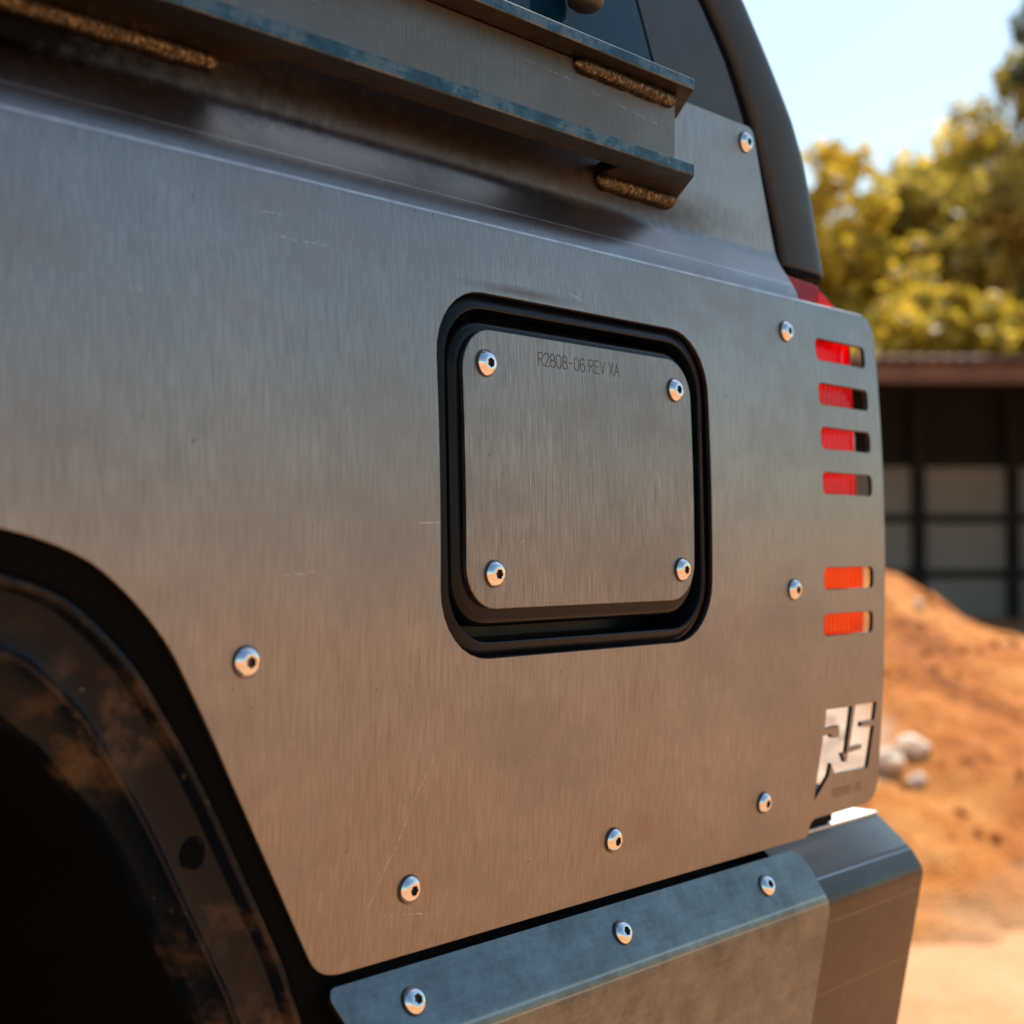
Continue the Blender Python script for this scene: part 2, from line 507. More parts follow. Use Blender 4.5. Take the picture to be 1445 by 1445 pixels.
def lens_mat(name, tint, diff):
    t = NT(name)
    nt = t.t
    nt.nodes.remove(t.b)
    out = nt.nodes['Material Output']
    tr = t.n('BsdfTransparent'); tr.inputs['Color'].default_value = (*tint, 1)
    tl = t.n('BsdfTranslucent'); tl.inputs['Color'].default_value = (*diff, 1)
    df = t.n('BsdfDiffuse'); df.inputs['Color'].default_value = (*diff, 1)
    gl = t.n('BsdfGlossy'); gl.inputs['Roughness'].default_value = 0.08
    wav = t.n('TexWave'); wav.wave_type = 'BANDS'; wav.bands_direction = 'X'
    wav.inputs['Scale'].default_value = 50.0
    t.link(t.co(), wav.inputs['Vector'])
    bn = t.bump(wav.outputs['Fac'], 0.5, 0.0012)
    t.link(bn, gl.inputs['Normal']); t.link(bn, tl.inputs['Normal'])
    rb = t.ramp(wav.outputs['Fac'], [(0.0, 0.6), (0.6, 1.0)])
    t.link(t.mix(1.0, rb, (*tint,), 'MULTIPLY'), tr.inputs['Color'])
    t.link(t.mix(1.0, rb, (*diff,), 'MULTIPLY'), tl.inputs['Color'])
    a = t.n('MixShader'); a.inputs[0].default_value = 0.12
    t.link(tl.outputs[0], a.inputs[1]); t.link(df.outputs[0], a.inputs[2])
    b = t.n('MixShader'); b.inputs[0].default_value = 0.45
    t.link(tr.outputs[0], b.inputs[1]); t.link(a.outputs[0], b.inputs[2])
    fr = t.n('Fresnel'); fr.inputs['IOR'].default_value = 1.25
    c = t.n('MixShader'); t.link(fr.outputs[0], c.inputs[0])
    t.link(b.outputs[0], c.inputs[1]); t.link(gl.outputs[0], c.inputs[2])
    t.link(c.outputs[0], out.inputs['Surface'])
    return t.m
M['red'] = lens_mat('red_lens', (1.0, 0.03, 0.06), (0.92, 0.004, 0.02))
M['amber'] = lens_mat('amber_lens', (1.0, 0.34, 0.02), (1.0, 0.17, 0.004))
M['reflector'] = plain('lamp_reflector', (0.75, 0.75, 0.75), 0.4, 0.3)

# ------------------------------------------------------------------ ground and dirt mound
RT = Vector((math.sin(PSI), -math.cos(PSI), 0))
FH = Vector((math.cos(PSI), math.sin(PSI), 0))
YAW = math.atan2(RT.y, RT.x)
def site(lat, depth, z=0.0):
    """a point of the yard: metres to the right of and beyond the spot where the photographer stands"""
    p = CAM + RT * lat + FH * depth
    return Vector((p.x, p.y, z))

def sandy(name, c0, c1, c2, s=1.0, bump=0.6, toe=False):
    t = NT(name)
    n1 = t.noise(0.9 * s, detail=6, rough=0.6)
    n2 = t.noise(6 * s, detail=6, rough=0.7)
    c = t.ramp(t.math('ADD', t.math('MULTIPLY', n1, 0.6), t.math('MULTIPLY', n2, 0.4)), [(0.38, c0), (0.5, c1), (0.62, c2)])
    if toe:   # the foot of the heap is strewn with the paler yard sand
        sp_ = t.n('SeparateXYZ'); t.link(t.co(), sp_.inputs[0])
        hgt = t.math('ADD', sp_.outputs[2], t.math('MULTIPLY', t.math('SUBTRACT', n1, 0.5), 0.7))
        c = t.mix(t.ramp(hgt, [(0.0, 1.0), (0.12, 0.0)]), c, (0.63, 0.31, 0.13))
        # a spill of pale sand on the near flank
        sc_ = site(0.93, 5.30)
        mp = t.mapped((1 / 0.36, 1 / 0.36, 0), (-sc_.x / 0.36, -sc_.y / 0.36, 0))
        ln = t.n('VectorMath', operation='LENGTH'); t.link(mp, ln.inputs[0])
        fs = t.math('SUBTRACT', 1.6, t.math('ADD', ln.outputs['Value'], t.math('MULTIPLY', n2, 0.6)), clamp=True)
        c = t.mix(t.math('MULTIPLY', fs, 2.0, clamp=True), c, (0.86, 0.60, 0.42))
    return t.set(base=c, rough=0.9, spec=0.2, normal=t.bump(t.math('ADD', n2, t.noise(40 * s, detail=4)), bump, 0.03))
M['sand'] = sandy('pale_orange_sand', (0.50, 0.215, 0.09), (0.61, 0.29, 0.135), (0.67, 0.36, 0.19), 0.8)
M['mound'] = sandy('orange_dirt', (0.29, 0.075, 0.014), (0.63, 0.20, 0.036), (0.76, 0.33, 0.09), 1.7, 1.0, toe=True)

bm = bmesh.new()
N = 40
S = 900.0
g = [[None] * (N + 1) for _ in range(N + 1)]
for i in range(N + 1):
    for j in range(N + 1):
        a = (i / N * 2 - 1); b = (j / N * 2 - 1)
        g[i][j] = bm.verts.new((S * a * abs(a) ** 1.5, S * b * abs(b) ** 1.5, 0))
for i in range(N):
    for j in range(N):
        bm.faces.new([g[i][j], g[i + 1][j], g[i + 1][j + 1], g[i][j + 1]])
ground = from_bm('ground', bm, M['sand'])
tag(ground, kind='structure')

def fbm(x, y, oct=5, seed=0.0):
    v = 0; a = 0.5; fq = 1.0
    for o in range(oct):
        v += a * math.sin(fq * (x * 1.7 + 0.9 * y) + seed + o * 2.1 + 1.3 * math.sin(fq * (0.8 * y - 0.6 * x) + o)) * math.cos(fq * (1.3 * y - 0.5 * x) + o * 1.7 + seed)
        a *= 0.55; fq *= 1.95
    return v

def mound_h(lx, ly):
    dx, dy = lx, (ly * 0.83 if ly < 0 else ly)
    r = math.hypot(dx, dy * 0.96)
    h = 1.43 - 0.52 * r
    h = h if h < 1.15 else 1.15 + (h - 1.15) * 0.5
    h += 0.06 * fbm(lx * 1.9, ly * 1.9, 6, 1.0) + 0.05 * fbm(lx * 6, ly * 6, 4, 3.0)
    k = max(0.0, min(1.0, (3.3 - r) / 0.6))
    return h * (1 if h > 0 else k)
MC = site(0.92, 7.6)
bm = bmesh.new()
n = 160
grid = []
for i in range(n + 1):
    row = []
    for j in range(n + 1):
        lx = (i / n * 2 - 1) * 4.0; ly = (j / n * 2 - 1) * 4.0
        h = mound_h(lx, ly)
        w = MC + RT * lx + FH * ly
        row.append(bm.verts.new((w.x - MC.x, w.y - MC.y, max(h, -0.03))))
    grid.append(row)
for i in range(n):
    for j in range(n):
        bm.faces.new([grid[i][j], grid[i + 1][j], grid[i + 1][j + 1], grid[i][j + 1]])
mound = from_bm('dirt_mound', bm, M['mound'], None, MC, smooth=60)
tag(mound, kind='structure')

M['stone'] = plain('pale_stone', (0.90, 0.68, 0.52), 0.9, nscale=9, var=0.2, bump=0.5, bscale=30, bd=0.01)
def rock_mesh(name, seed, sx=1.0, sy=0.8, sz=0.65):
    bm = bmesh.new()
    bmesh.ops.create_icosphere(bm, subdivisions=2, radius=1.0)
    for v in bm.verts:
        p = v.co
        k = 1 + 0.55 * fbm(p.x * 1.6 + seed, p.y * 1.6 + p.z * 1.2, 4, seed)
        v.co = Vector((p.x * k * sx, p.y * k * sy, p.z * k * sz))
    me = bpy.data.meshes.new(name)
    bmesh.ops.recalc_face_normals(bm, faces=bm.faces)
    bm.to_mesh(me); bm.free()
    finish(me, M['stone'], 0)
    return me
def on_mound(lat, depth):
    lx, ly = lat - 0.92, depth - 7.6
    return site(lat, depth, max(0.0, mound_h(lx, ly)))
rocks = [  # lateral, depth, size, label
    (1.29, 5.12, 0.085, 'large pale stone on the mound beside the lower corner of the steel panel'),
    (1.40, 5.20, 0.075, 'pale stone right of the large one on the mound'),
    (1.37, 5.05, 0.05, 'small pale stone in front of the pale stone pair'),
    (1.84, 6.75, 0.045, 'small pinkish stone high on the mound below its skyline'),
    (2.35, 6.55, 0.040, 'small pale stone near the right skyline of the mound'),
    (2.02, 5.30, 0.030, 'tiny pale stone low on the right of the mound')]
for i, (la, de, s, lab) in enumerate(rocks):
    me = rock_mesh('stone', i * 3.7)
    o = bpy.data.objects.new('stone', me)
    p = on_mound(la, de)
    link(o, None, p + Vector((0, 0, s * 0.1)))
    s *= 0.75
    o.scale = (s, s, s)
    o.rotation_euler = (0.2 * i, 0.1, 1.3 * i)
    tag(o, lab, 'stone', 'stones on the dirt mound')
# loose clods, nobody could count them
cv, cf = [], []
base = [(1, 0, 0), (0, 1, 0), (-1, 0, 0), (0, -1, 0), (0, 0, 1), (0, 0, -0.6)]
bf = [(0, 1, 4), (1, 2, 4), (2, 3, 4), (3, 0, 4), (1, 0, 5), (2, 1, 5), (3, 2, 5), (0, 3, 5)]
for i in range(1100):
    a = random.uniform(0, 2 * math.pi); rr = 3.1 * math.sqrt(random.random())
    lx, ly = rr * math.cos(a), rr * math.sin(a)
    p = on_mound(lx + 0.92, ly + 7.6)
    s = random.uniform(0.010, 0.032) * (1.4 if random.random() < 0.1 else 1)
    q = Quaternion((random.random(), random.random(), random.random(), random.random())).normalized()
    k = len(cv)
    for b_ in base:
        cv.append(tuple(p + q @ (Vector(b_) * s * random.uniform(0.7, 1.2))))
    cf += [tuple(k + t_ for t_ in f_) for f_ in bf]
clods = from_data('dirt_clods', cv, cf, M['mound'], smooth=0)
tag(clods, 'loose orange dirt clods scattered over the mound', 'clods', kind='stuff')

# ------------------------------------------------------------------ shed
M['rust'] = plain('rusty_roof_sheet', (0.15, 0.072, 0.046), 0.75, nscale=3, var=0.3)
M['timber'] = plain('dark_timber', (0.010, 0.008, 0.007), 0.8, nscale=4)
M['sheetpanel'] = plain('pale_wall_sheet', (0.26, 0.24, 0.21), 0.6, nscale=2, var=0.12)
M['shedwall'] = plain('dark_shed_board', (0.012, 0.011, 0.010), 0.85, nscale=3)
SH = site(0, 18.0)
shed = empty('shed', SH, YAW + R(2.5))
tag(shed, 'open-fronted shed with rusty roof edge and dark framed pale wall panels', 'shed')
def shed_part(name, x0, x1, y0, y1, z0, z1, mat, rot=None):
    bm = bmesh.new()
    bm_box(bm, x0, x1, y0, y1, z0, z1)
    me = bpy.data.meshes.new(name)
    bmesh.ops.recalc_face_normals(bm, faces=bm.faces)
    bm.to_mesh(me); bm.free()
    finish(me, mat, 0)
    o = bpy.data.objects.new(name, me)
    col.objects.link(o)
    o.parent = shed
    if rot: o.rotation_euler = rot
    return o
shed_part('fascia', -1.0, 13.0, -0.06, 0.0, 3.10, 3.32, M['rust'])
# roof of corrugated sheets, each sheet a part
for k in range(16):
    x0 = -1.0 + k * 0.875
    v, f_ = [], []
    nn = 10
    for i in range(nn + 1):
        x = x0 + 0.87 * i / nn
        dz = 0.02 * (1 if i % 2 else -1)
        for (y, z) in ((-0.15, 3.40), (5.4, 4.05)):
            v.append((x, y, z + dz))
        for (y, z) in ((-0.15, 3.36), (5.4, 4.01)):
            v.append((x, y, z + dz))
    for i in range(nn):
        a = i * 4
        f_ += [(a, a + 4, a + 5, a + 1), (a + 2, a + 3, a + 7, a + 6), (a, a + 2, a + 6, a + 4), (a + 1, a + 5, a + 7, a + 3)]
    f_ += [(0, 1, 3, 2), (nn * 4, nn * 4 + 2, nn * 4 + 3, nn * 4 + 1)]
    me = bpy.data.meshes.new('roof_sheet')
    me.from_pydata(v, [], f_)
    finish(me, M['rust'], 0)
    o = bpy.data.objects.new('roof_sheet', me)
    col.objects.link(o); o.parent = shed
for x in (-0.9, 12.8):
    shed_part('front_post', x, x + 0.16, 0.0, 0.16, 0.0, 3.06, M['timber'])
shed_part('back_wall', -1.0, 13.0, 4.30, 4.36, 0.0, 3.9, M['shedwall'])
shed_part('end_wall', -1.06, -1.0, 0.2, 4.3, 0.0, 3.2, M['shedwall'])
shed_part('end_wall', 13.0, 13.06, 0.2, 4.3, 0.0, 3.2, M['shedwall'])
PW = 1.44
x0c = 4.76 - 3 * PW
for c_ in range(8):
    xc = x0c + c_ * PW
    shed_part('wall_post', xc, xc + 0.18, 4.02, 4.16, 0.0, 3.4, M['timber'])
    for r_ in range(3):
        zt = 2.28 - r_ * 0.84
        shed_part('wall_panel', xc + 0.19, xc + PW - 0.01, 4.12, 4.15, zt - 0.70, zt, M['sheetpanel'])
        shed_part('wall_rail', xc + 0.181, xc + PW - 0.001, 4.04, 4.118, zt - 0.82, zt - 0.71, M['timber'])

# ------------------------------------------------------------------ trees
def leaf_mat(name, cols):
    t = NT(name)
    nt = t.t
    gi = t.n('NewGeometry')
    c = t.ramp(gi.outputs['Random Per Island'], cols)
    t.b.inputs['Roughness'].default_value = 0.5
    t.b.inputs['Specular IOR Level'].default_value = 0.35
    t.link(c, t.b.inputs['Base Color'])
    tl = t.n('BsdfTranslucent')
    t.link(t.mix(1.0, c, (1.25, 1.15, 0.75), 'MULTIPLY'), tl.inputs['Color'])
    mx = t.n('MixShader'); mx.inputs[0].default_value = 0.5
    t.link(t.b.outputs[0], mx.inputs[1]); t.link(tl.outputs[0], mx.inputs[2])
    t.link(mx.outputs[0], nt.nodes['Material Output'].inputs['Surface'])
    return t.m
M['leaf_gold'] = leaf_mat('golden_leaves', [(0.0, (0.20, 0.17, 0.025)), (0.35, (0.44, 0.35, 0.045)), (0.7, (0.68, 0.51, 0.065)), (1.0, (0.86, 0.66, 0.14))])
M['leaf_green'] = leaf_mat('olive_leaves', [(0.0, (0.12, 0.12, 0.025)), (0.5, (0.36, 0.30, 0.06)), (1.0, (0.70, 0.54, 0.15))])
M['leaf_dark'] = leaf_mat('dark_leaves', [(0.0, (0.03, 0.05, 0.025)), (0.6, (0.08, 0.10, 0.05)), (1.0, (0.16, 0.17, 0.09))])
M['bark'] = plain('bark', (0.09, 0.06, 0.04), 0.9, nscale=8, var=0.3, bump=0.6, bscale=25, bd=0.02)

def tree(lat, depth, height, rx, rz, mat, label, seed, nclu=120, per=95, leaf=0.155, low=0.35):
    rs = np.random.default_rng(seed)
    base = site(lat, depth)
    root = empty('tree', base)
    tag(root, label, 'tree', 'trees beyond the shed')
    cz = height - rz
    cl = []
    for i in range(nclu):
        d = rs.normal(size=3); d /= np.linalg.norm(d)
        r = 0.35 + 0.62 * rs.random() ** 0.6
        p = np.array([d[0] * rx * r, d[1] * rx * r, cz + d[2] * rz * r])
        if p[2] < height * low * 0.5: p[2] = height * low * 0.5 + rs.random()
        cl.append((p, rs.uniform(0.18, 0.46) * rx * 0.75))
    V, F = [], []
    for p, cr in cl:
        m = per
        d = rs.normal(size=(m, 3)); d /= np.linalg.norm(d, axis=1)[:, None]
        q = p + d * cr * (rs.random((m, 1)) ** 0.45) * np.array([1, 1, 0.75])
        a = rs.normal(size=(m, 3)); a /= np.linalg.norm(a, axis=1)[:, None]
        b = np.cross(a, rs.normal(size=(m, 3))); b /= np.linalg.norm(b, axis=1)[:, None]
        s = leaf * rs.uniform(0.6, 1.3, (m, 1))
        quad = np.stack([q - a * s, q + b * s * 0.5, q + a * s, q - b * s * 0.5], 1)
        k = len(V)
        V += quad.reshape(-1, 3).tolist()
        F += [(k + 4 * i, k + 4 * i + 1, k + 4 * i + 2, k + 4 * i + 3) for i in range(m)]
    me = bpy.data.meshes.new('crown')
    me.from_pydata(V, [], F)
    finish(me, mat, 0)
    link(bpy.data.objects.new('crown', me), root, base)
    tv, tf = [], []
    def add(v, f):
        k = len(tv); tv.extend(v); tf.extend([tuple(k + i for i in q) for q in f])
    tr = 0.028 * height
    add(*tube([(0, 0, -0.1), (0.05, 0, height * 0.2), (0.0, 0.08, height * 0.45), (0.05, 0.0, height * 0.8)], [tr, tr * 0.8, tr * 0.55, tr * 0.15]))
    for p, cr in cl[::4]:
        z0 = max(height * 0.18, min(height * 0.55, p[2] - 0.8))
        mid = (p[0] * 0.5, p[1] * 0.5, (z0 + p[2]) / 2 + 0.15)
        add(*tube([(0.02, 0.03, z0), mid, tuple(p)], [tr * 0.4, tr * 0.25, tr * 0.07], 6))
    from_data('trunk', tv, tf, M['bark'], root, base, smooth=50)
    return root
trees = [
    (3.9, 30, 8.0, 2.3, 3.2, 'leaf_gold', 'golden tree partly hidden behind the dark hardtop pillar', 1),
    (5.55, 28, 8.75, 2.4, 3.6, 'leaf_gold', 'golden tree standing just right of the dark hardtop pillar', 2),
    (8.2, 29, 9.1, 2.2, 3.6, 'leaf_green', 'olive and gold tree in the middle above the shed roof', 3),
    (10.9, 30, 11.2, 2.5, 4.4, 'leaf_green', 'tallest olive tree at the right edge above the shed', 4),
    (9.7, 31, 10.0, 2.3, 4.0, 'leaf_gold', 'yellow green tree filling the gap left of the tallest one', 14),
    (7.0, 32, 8.2, 2.4, 3.6, 'leaf_green', 'olive tree farthest back between the two middle ones', 15),
    (7.1, 24.5, 5.4, 1.7, 2.0, 'leaf_gold', 'low bright yellow tree close behind the shed roof', 6),
    (9.3, 25.0, 5.2, 1.7, 2.0, 'leaf_gold', 'low yellow tree behind the shed roof near the right edge', 8),
]
for a_ in trees:
    tree(a_[0], a_[1], a_[2], a_[3], a_[4], M[a_[5]], a_[6], a_[7])
tree(8.25, 20.5, 9.9, 1.45, 1.7, M['leaf_dark'], 'dark green tree top at the upper right corner', 12, nclu=26, per=110, low=0.7)

# ------------------------------------------------------------------ the vehicle
car = empty('off_road_vehicle', (0.0, 0.80, 0.0))
tag(car, 'off-road vehicle rear quarter clad in brushed steel panel with bolts and welded rail', 'vehicle')

Z0, RB = 1.09, 1.8
def _pw(z):
    if z < 1.2715: return (z - Z0) ** 2 / (2 * RB)
    if z < 1.2985: return 0.00915 + (z - 1.2715) / 0.027 * 0.01755
    return 0.0267
def y_panel(z):
    w = 0.0065 if z < 1.286 else 0.0035
    if z < 1.262 or z > 1.303: return _pw(z)
    return sum(_pw(z + w * (k / 6.0 - 1)) for k in range(13)) / 13.0

arch_key = [(-0.215, 0.9016), (-0.200, 0.9073), (-0.188, 0.917), (-0.165, 0.9581), (-0.143, 0.9967), (-0.115, 1.0395), (-0.085, 1.0742),
            (-0.045, 1.0980), (0.0, 1.1085), (0.07, 1.1135), (0.15, 1.1155), (0.215, 1.1145), (0.262, 1.1115),
            (0.2934, 1.1066), (0.3112, 1.1022), (0.3266, 1.0964), (0.3395, 1.0888), (0.3562, 1.0742), (0.3703, 1.0578),
            (0.3814, 1.0395), (0.393, 1.0192), (0.4052, 0.9967), (0.4269, 0.9581), (0.4506, 0.917), (0.4576, 0.9068), (0.4650, 0.9020), (0.4738, 0.9004)]
arch = catmull(arch_key, 4)
outline = [(-0.62, 0.9004), (-0.23, 0.9004)] + arch + [(0.9005, 0.9004)]
outline += round_corner([(0.9005, 0.9004), (0.9045, 0.9030), (0.9055, 0.9095), (0.9110, 0.9122), (1.0010, 0.9128), (0.9985, 1.2683), (0.8928, 1.2683)],
                        {1: 0.0025, 2: 0.003, 4: 0.019, 5: 0.021}, 6)[1:-1]
outline += [(0.8935, 1.2683), (0.8935, 1.2986), (0.8840, 1.324), (0.8750, 1.3492), (0.8648, 1.3785), (0.8625, 1.3815), (0.8590, 1.3830), (-0.62, 1.3830)]
door_hole = rrect(0.531, 0.772, 1.0425, 1.2303, 0.036, 8)
holes = [door_hole]
for zt in (1.2434, 1.2123, 1.1817, 1.1505, 1.0847, 1.0528):
    holes.append(rrect(0.9105, 0.9812, zt - 0.0148, zt, 0.0042, 4))
logo = [(0.9182, 0.987), (0.9541, 0.9863), (0.9494, 0.9541), (0.9429, 0.9544), (0.9478, 0.9477), (0.9515, 0.9473), (0.9524, 0.9538), (0.9716, 0.9543),
        (0.9725, 0.9577), (0.9539, 0.9576), (0.9595, 0.9868), (0.9907, 0.9865), (0.9885, 0.9742), (0.9699, 0.9741), (0.9682, 0.9705), (0.9885, 0.9693),
        (0.9831, 0.9401), (0.9354, 0.9407), (0.9288, 0.949), (0.9262, 0.9406), (0.9089, 0.9257), (0.9096, 0.9352), (0.9155, 0.9692), (0.9253, 0.9693),
        (0.9268, 0.9668), (0.9371, 0.9665), (0.9376, 0.9744), (0.9172, 0.9742)]
holes.append(logo)
levels = [0.90 + 0.012 * k for k in range(1, 30)] + [1.254 + 0.0013 * k for k in range(39)] + [1.315, 1.335, 1.355, 1.372]
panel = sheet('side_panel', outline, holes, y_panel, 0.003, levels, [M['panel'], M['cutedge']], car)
panel['label'] = 'brushed steel side panel with lamp slots and letter cutout'

# bolts
def bolt_mesh():
    prof = [(0.0072, -0.0008), (0.0072, 0.0005), (0.0064, 0.00055), (0.0064, 0.0007), (0.00672, 0.0008), (0.00672, 0.0010), (0.0065, 0.0013), (0.0060, 0.0021), (0.0052, 0.0029), (0.0042, 0.0035), (0.0034, 0.0037)]
    seg = 36
    v, f, mi = [], [], []
    for r_, h_ in prof:
        for k in range(seg):
            a = 2 * math.pi * k / seg
            v.append((r_ * math.cos(a), r_ * math.sin(a), h_))
    for i in range(len(prof) - 1):
        for k in range(seg):
            k2 = (k + 1) % seg
            f.append((i * seg + k, i * seg + k2, (i + 1) * seg + k2, (i + 1) * seg + k)); mi.append(1 if i < 4 else 0)  # dark seat ring paints the shade around the bolt head
    def star(k):
        a = 2 * math.pi * k / seg
        return a, 0.00250 + 0.00020 * math.cos(6 * a)
    top = (len(prof) - 1) * seg
    a0 = len(v)
    for h_ in (0.00365, 0.0015):
        for k in range(seg):
            a, r_ = star(k)
            v.append((r_ * math.cos(a), r_ * math.sin(a), h_))
    for k in range(seg):
        k2 = (k + 1) % seg
        f.append((top + k, top + k2, a0 + k2, a0 + k)); mi.append(0)
        f.append((a0 + k, a0 + k2, a0 + seg + k2, a0 + seg + k)); mi.append(1)
    f.append(tuple(a0 + seg + k for k in range(seg))); mi.append(1)
    me = bpy.data.meshes.new('bolt')
    me.from_pydata(v, [], f)
    me.materials.append(M['bolt']); me.materials.append(M['socket'])
    me.polygons.foreach_set('material_index', mi)
    me.polygons.foreach_set('use_smooth', [True] * len(f))
    me.set_sharp_from_angle(angle=R(40))
    me.update()
    return me
BOLT = bolt_mesh()
def bolt(parent, p, nrm):
    o = bpy.data.objects.new('bolt', BOLT)
    link(o, parent, p)
    n_ = Vector(nrm).normalized()
    tilt = Vector((random.uniform(-0.03, 0.03), 0, random.uniform(-0.03, 0.03)))
    q = (n_ + tilt).normalized().to_track_quat('Z', 'Y') @ Quaternion((0, 0, 1), random.uniform(0, 6.28))
    o.rotation_euler = q.to_euler()
    return o
def nrm_panel(z):
    e = 1e-4
    return (0, -1, (y_panel(z + e) - y_panel(z - e)) / (2 * e))
for x, z in [(0.4099, 1.0499), (0.5157, 0.9331), (0.6797, 0.9325), (0.8414, 0.9326), (0.8695, 1.0708), (0.8709, 1.2435), (0.8535, 1.3711),
             (-0.165, 1.0499), (-0.30, 0.9331), (-0.30, 1.2435), (-0.52, 1.2435), (-0.52, 0.9331), (-0.52, 1.3711)]:
    bolt(panel, (x, y_panel(z) - 0.0003, z), nrm_panel(z))

# ---- stroke lettering
GLY = {
 'R': [[(0, 0), (0, 1), (.45, 1), (.6, .88), (.6, .64), (.45, .52), (0, .52)], [(.3, .52), (.6, 0)]],
 '2': [[(0, .82), (.12, 1), (.45, 1), (.58, .84), (.58, .66), (0, 0), (.6, 0)]],
 '8': [[(.15, .53), (.03, .64), (.03, .88), (.15, 1), (.45, 1), (.57, .88), (.57, .64), (.45, .53), (.15, .53), (0, .4), (0, .13), (.13, 0), (.47, 0), (.6, .13), (.6, .4), (.45, .53)]],
 '0': [[(.15, 0), (0, .2), (0, .8), (.15, 1), (.45, 1), (.6, .8), (.6, .2), (.45, 0), (.15, 0)]],
 '-': [[(.08, .5), (.5, .5)]],
 '6': [[(.55, .88), (.42, 1), (.18, 1), (0, .75), (0, .18), (.15, 0), (.45, 0), (.6, .15), (.6, .4), (.45, .55), (.15, .55), (0, .4)]],
 'E': [[(.58, 1), (0, 1), (0, 0), (.6, 0)], [(0, .53), (.42, .53)]],
 'V': [[(0, 1), (.3, 0), (.6, 1)]],
 'X': [[(0, 0), (.6, 1)], [(0, 1), (.6, 0)]],
 'A': [[(0, 0), (.3, 1), (.6, 0)], [(.11, .36), (.49, .36)]],
}
def lettering(name, text, x0, x1, z0, h, yfun, w, mat, parent, proud=0.00006):
    adv, widths = 0.0, []
    for ch in text:
        widths.append(adv)
        adv += 0.45 if ch == ' ' else 0.80
    sc = (x1 - x0) / (adv - 0.2)
    v, f = [], []
    for ch, ox in zip(text, widths):
        for line in GLY.get(ch, []):
            pts = [(x0 + (ox + a) * sc, z0 + b * h) for a, b in line]
            for (xa, za), (xb, zb) in zip(pts, pts[1:]):
                d = np.array([xb - xa, zb - za]); L = np.linalg.norm(d)
                d /= L; nn = np.array([-d[1], d[0]]) * w / 2; ex = d * w / 2
                q = [np.array([xa, za]) - ex - nn, np.array([xb, zb]) + ex - nn, np.array([xb, zb]) + ex + nn, np.array([xa, za]) - ex + nn]
                k = len(v)
                for p in q: v.append((p[0], yfun(p[1]) - proud, p[1]))
                for p in q: v.append((p[0], yfun(p[1]) + 0.0002, p[1]))
                f += [(k, k + 1, k + 2, k + 3), (k, k + 4, k + 5, k + 1), (k + 1, k + 5, k + 6, k + 2), (k + 2, k + 6, k + 7, k + 3), (k + 3, k + 7, k + 4, k)]
    return from_data(name, v, f, mat, parent, smooth=0)
lettering('etched_number', 'R2808-06', 0.934, 0.9745, 0.9248, 0.0052, y_panel, 0.0009, M['ink2'], panel)

# ---- fuel door: bezel, door, access plate
def rloop(x0, x1, z0, z1, r, y, n=8):
    return [(x, y_panel(z) + y, z) for x, z in rrect(x0, x1, z0, z1, max(r, 0.002), n)]
def inset(o):
    return (0.531 + o, 0.772 - o, 1.0425 + o, 1.2303 - o, 0.036 - o * 0.75)
bl = []
for o_, y_ in [(-0.006, 0.0052), (0.0002, 0.0052), (0.0006, 0.0048), (0.0030, 0.0034), (0.0058, 0.0022), (0.0070, 0.0020), (0.0078, 0.0026), (0.0082, 0.0050), (0.0084, 0.034)]:
    bl.append(rloop(*inset(o_), y_))
bez = ring_loft('fuel_door_bezel', bl, M['black'], car, close_last=True, smooth=40)
dx0, dx1, dz0, dz1, dr = 0.5435, 0.7595, 1.0585, 1.2172, 0.0265
dl = []
for o_, y_ in [(-0.0006, 0.033), (-0.0003, 0.0078), (0.0002, 0.0062), (0.0014, 0.0046), (0.0030, 0.0036), (0.0040, 0.0034), (0.012, 0.0034)]:
    dl.append(rloop(dx0 + o_, dx1 - o_, dz0 + o_, dz1 - o_, dr - o_ * 0.6, y_))
door = ring_loft('fuel_door', dl, M['door'], car, close_last=True, smooth=40)
yplate = lambda z: y_panel(z) + 0.0002
aplate = sheet('access_plate', rrect(0.5500, 0.7530, 1.0675, 1.2118, 0.0225, 8), [], yplate, 0.0030, [1.07 + 0.012 * k for k in range(12)], M['plate'], car)
aplate['label'] = 'small brushed steel plate with four bolts and engraved part number'
for x, z in [(0.5672, 1.1938), (0.7362, 1.1932), (0.5705, 1.0855), (0.7392, 1.0856)]:
    bolt(aplate, (x, yplate(z) - 0.0003, z), nrm_panel(z))
lettering('engraved_number', 'R2808-06 REV XA', 0.6098, 0.6815, 1.1968, 0.0070, yplate, 0.00052, M['ink'], aplate)

# ---- rail with flanges, web, welds
rail = empty('rail_root', (0, 0, 1.32)); rail.name = 'side_rail'; WLOC['side_rail'] = Vector((0, 0, 1.32))
rail.parent = car; rail.location = Vector((0, 0, 1.32)) - WLOC[car.name]
def flange(name, z0, z1, mats):
    YF, YM, YB = -0.0162, 0.0046, 0.0262
    pl = [(-0.62, YF), (0.7297, YF), (0.7725, YB), (0.690, YB), (0.682, YM), (0.432, YM), (0.424, YB), (-0.62, YB)]
    bm = bmesh.new()
    lo = [bm.verts.new((x, y, z0)) for x, y in pl]
    hi = [bm.verts.new((x, y, z1)) for x, y in pl]
    bm.faces.new(list(reversed(lo))); bm.faces.new(hi)
    for i in range(len(pl)):
        j = (i + 1) % len(pl)
        fc = bm.faces.new([lo[i], lo[j], hi[j], hi[i]])
        fc.material_index = 1 if i in (0, 1) else 0
    bm.normal_update()
    bmesh.ops.triangulate(bm, faces=[f for f in bm.faces if len(f.verts) > 4])
    o = from_bm(name, bm, mats, rail, (0, 0, 0), 20)
    bevel(o, 0.0007, 2, 30)
    return o
flange('lower_flange', 1.3178, 1.3252, [M['rail'], M['railedge']])
flange('upper_flange', 1.3691, 1.3758, [M['rail'], M['railedge']])
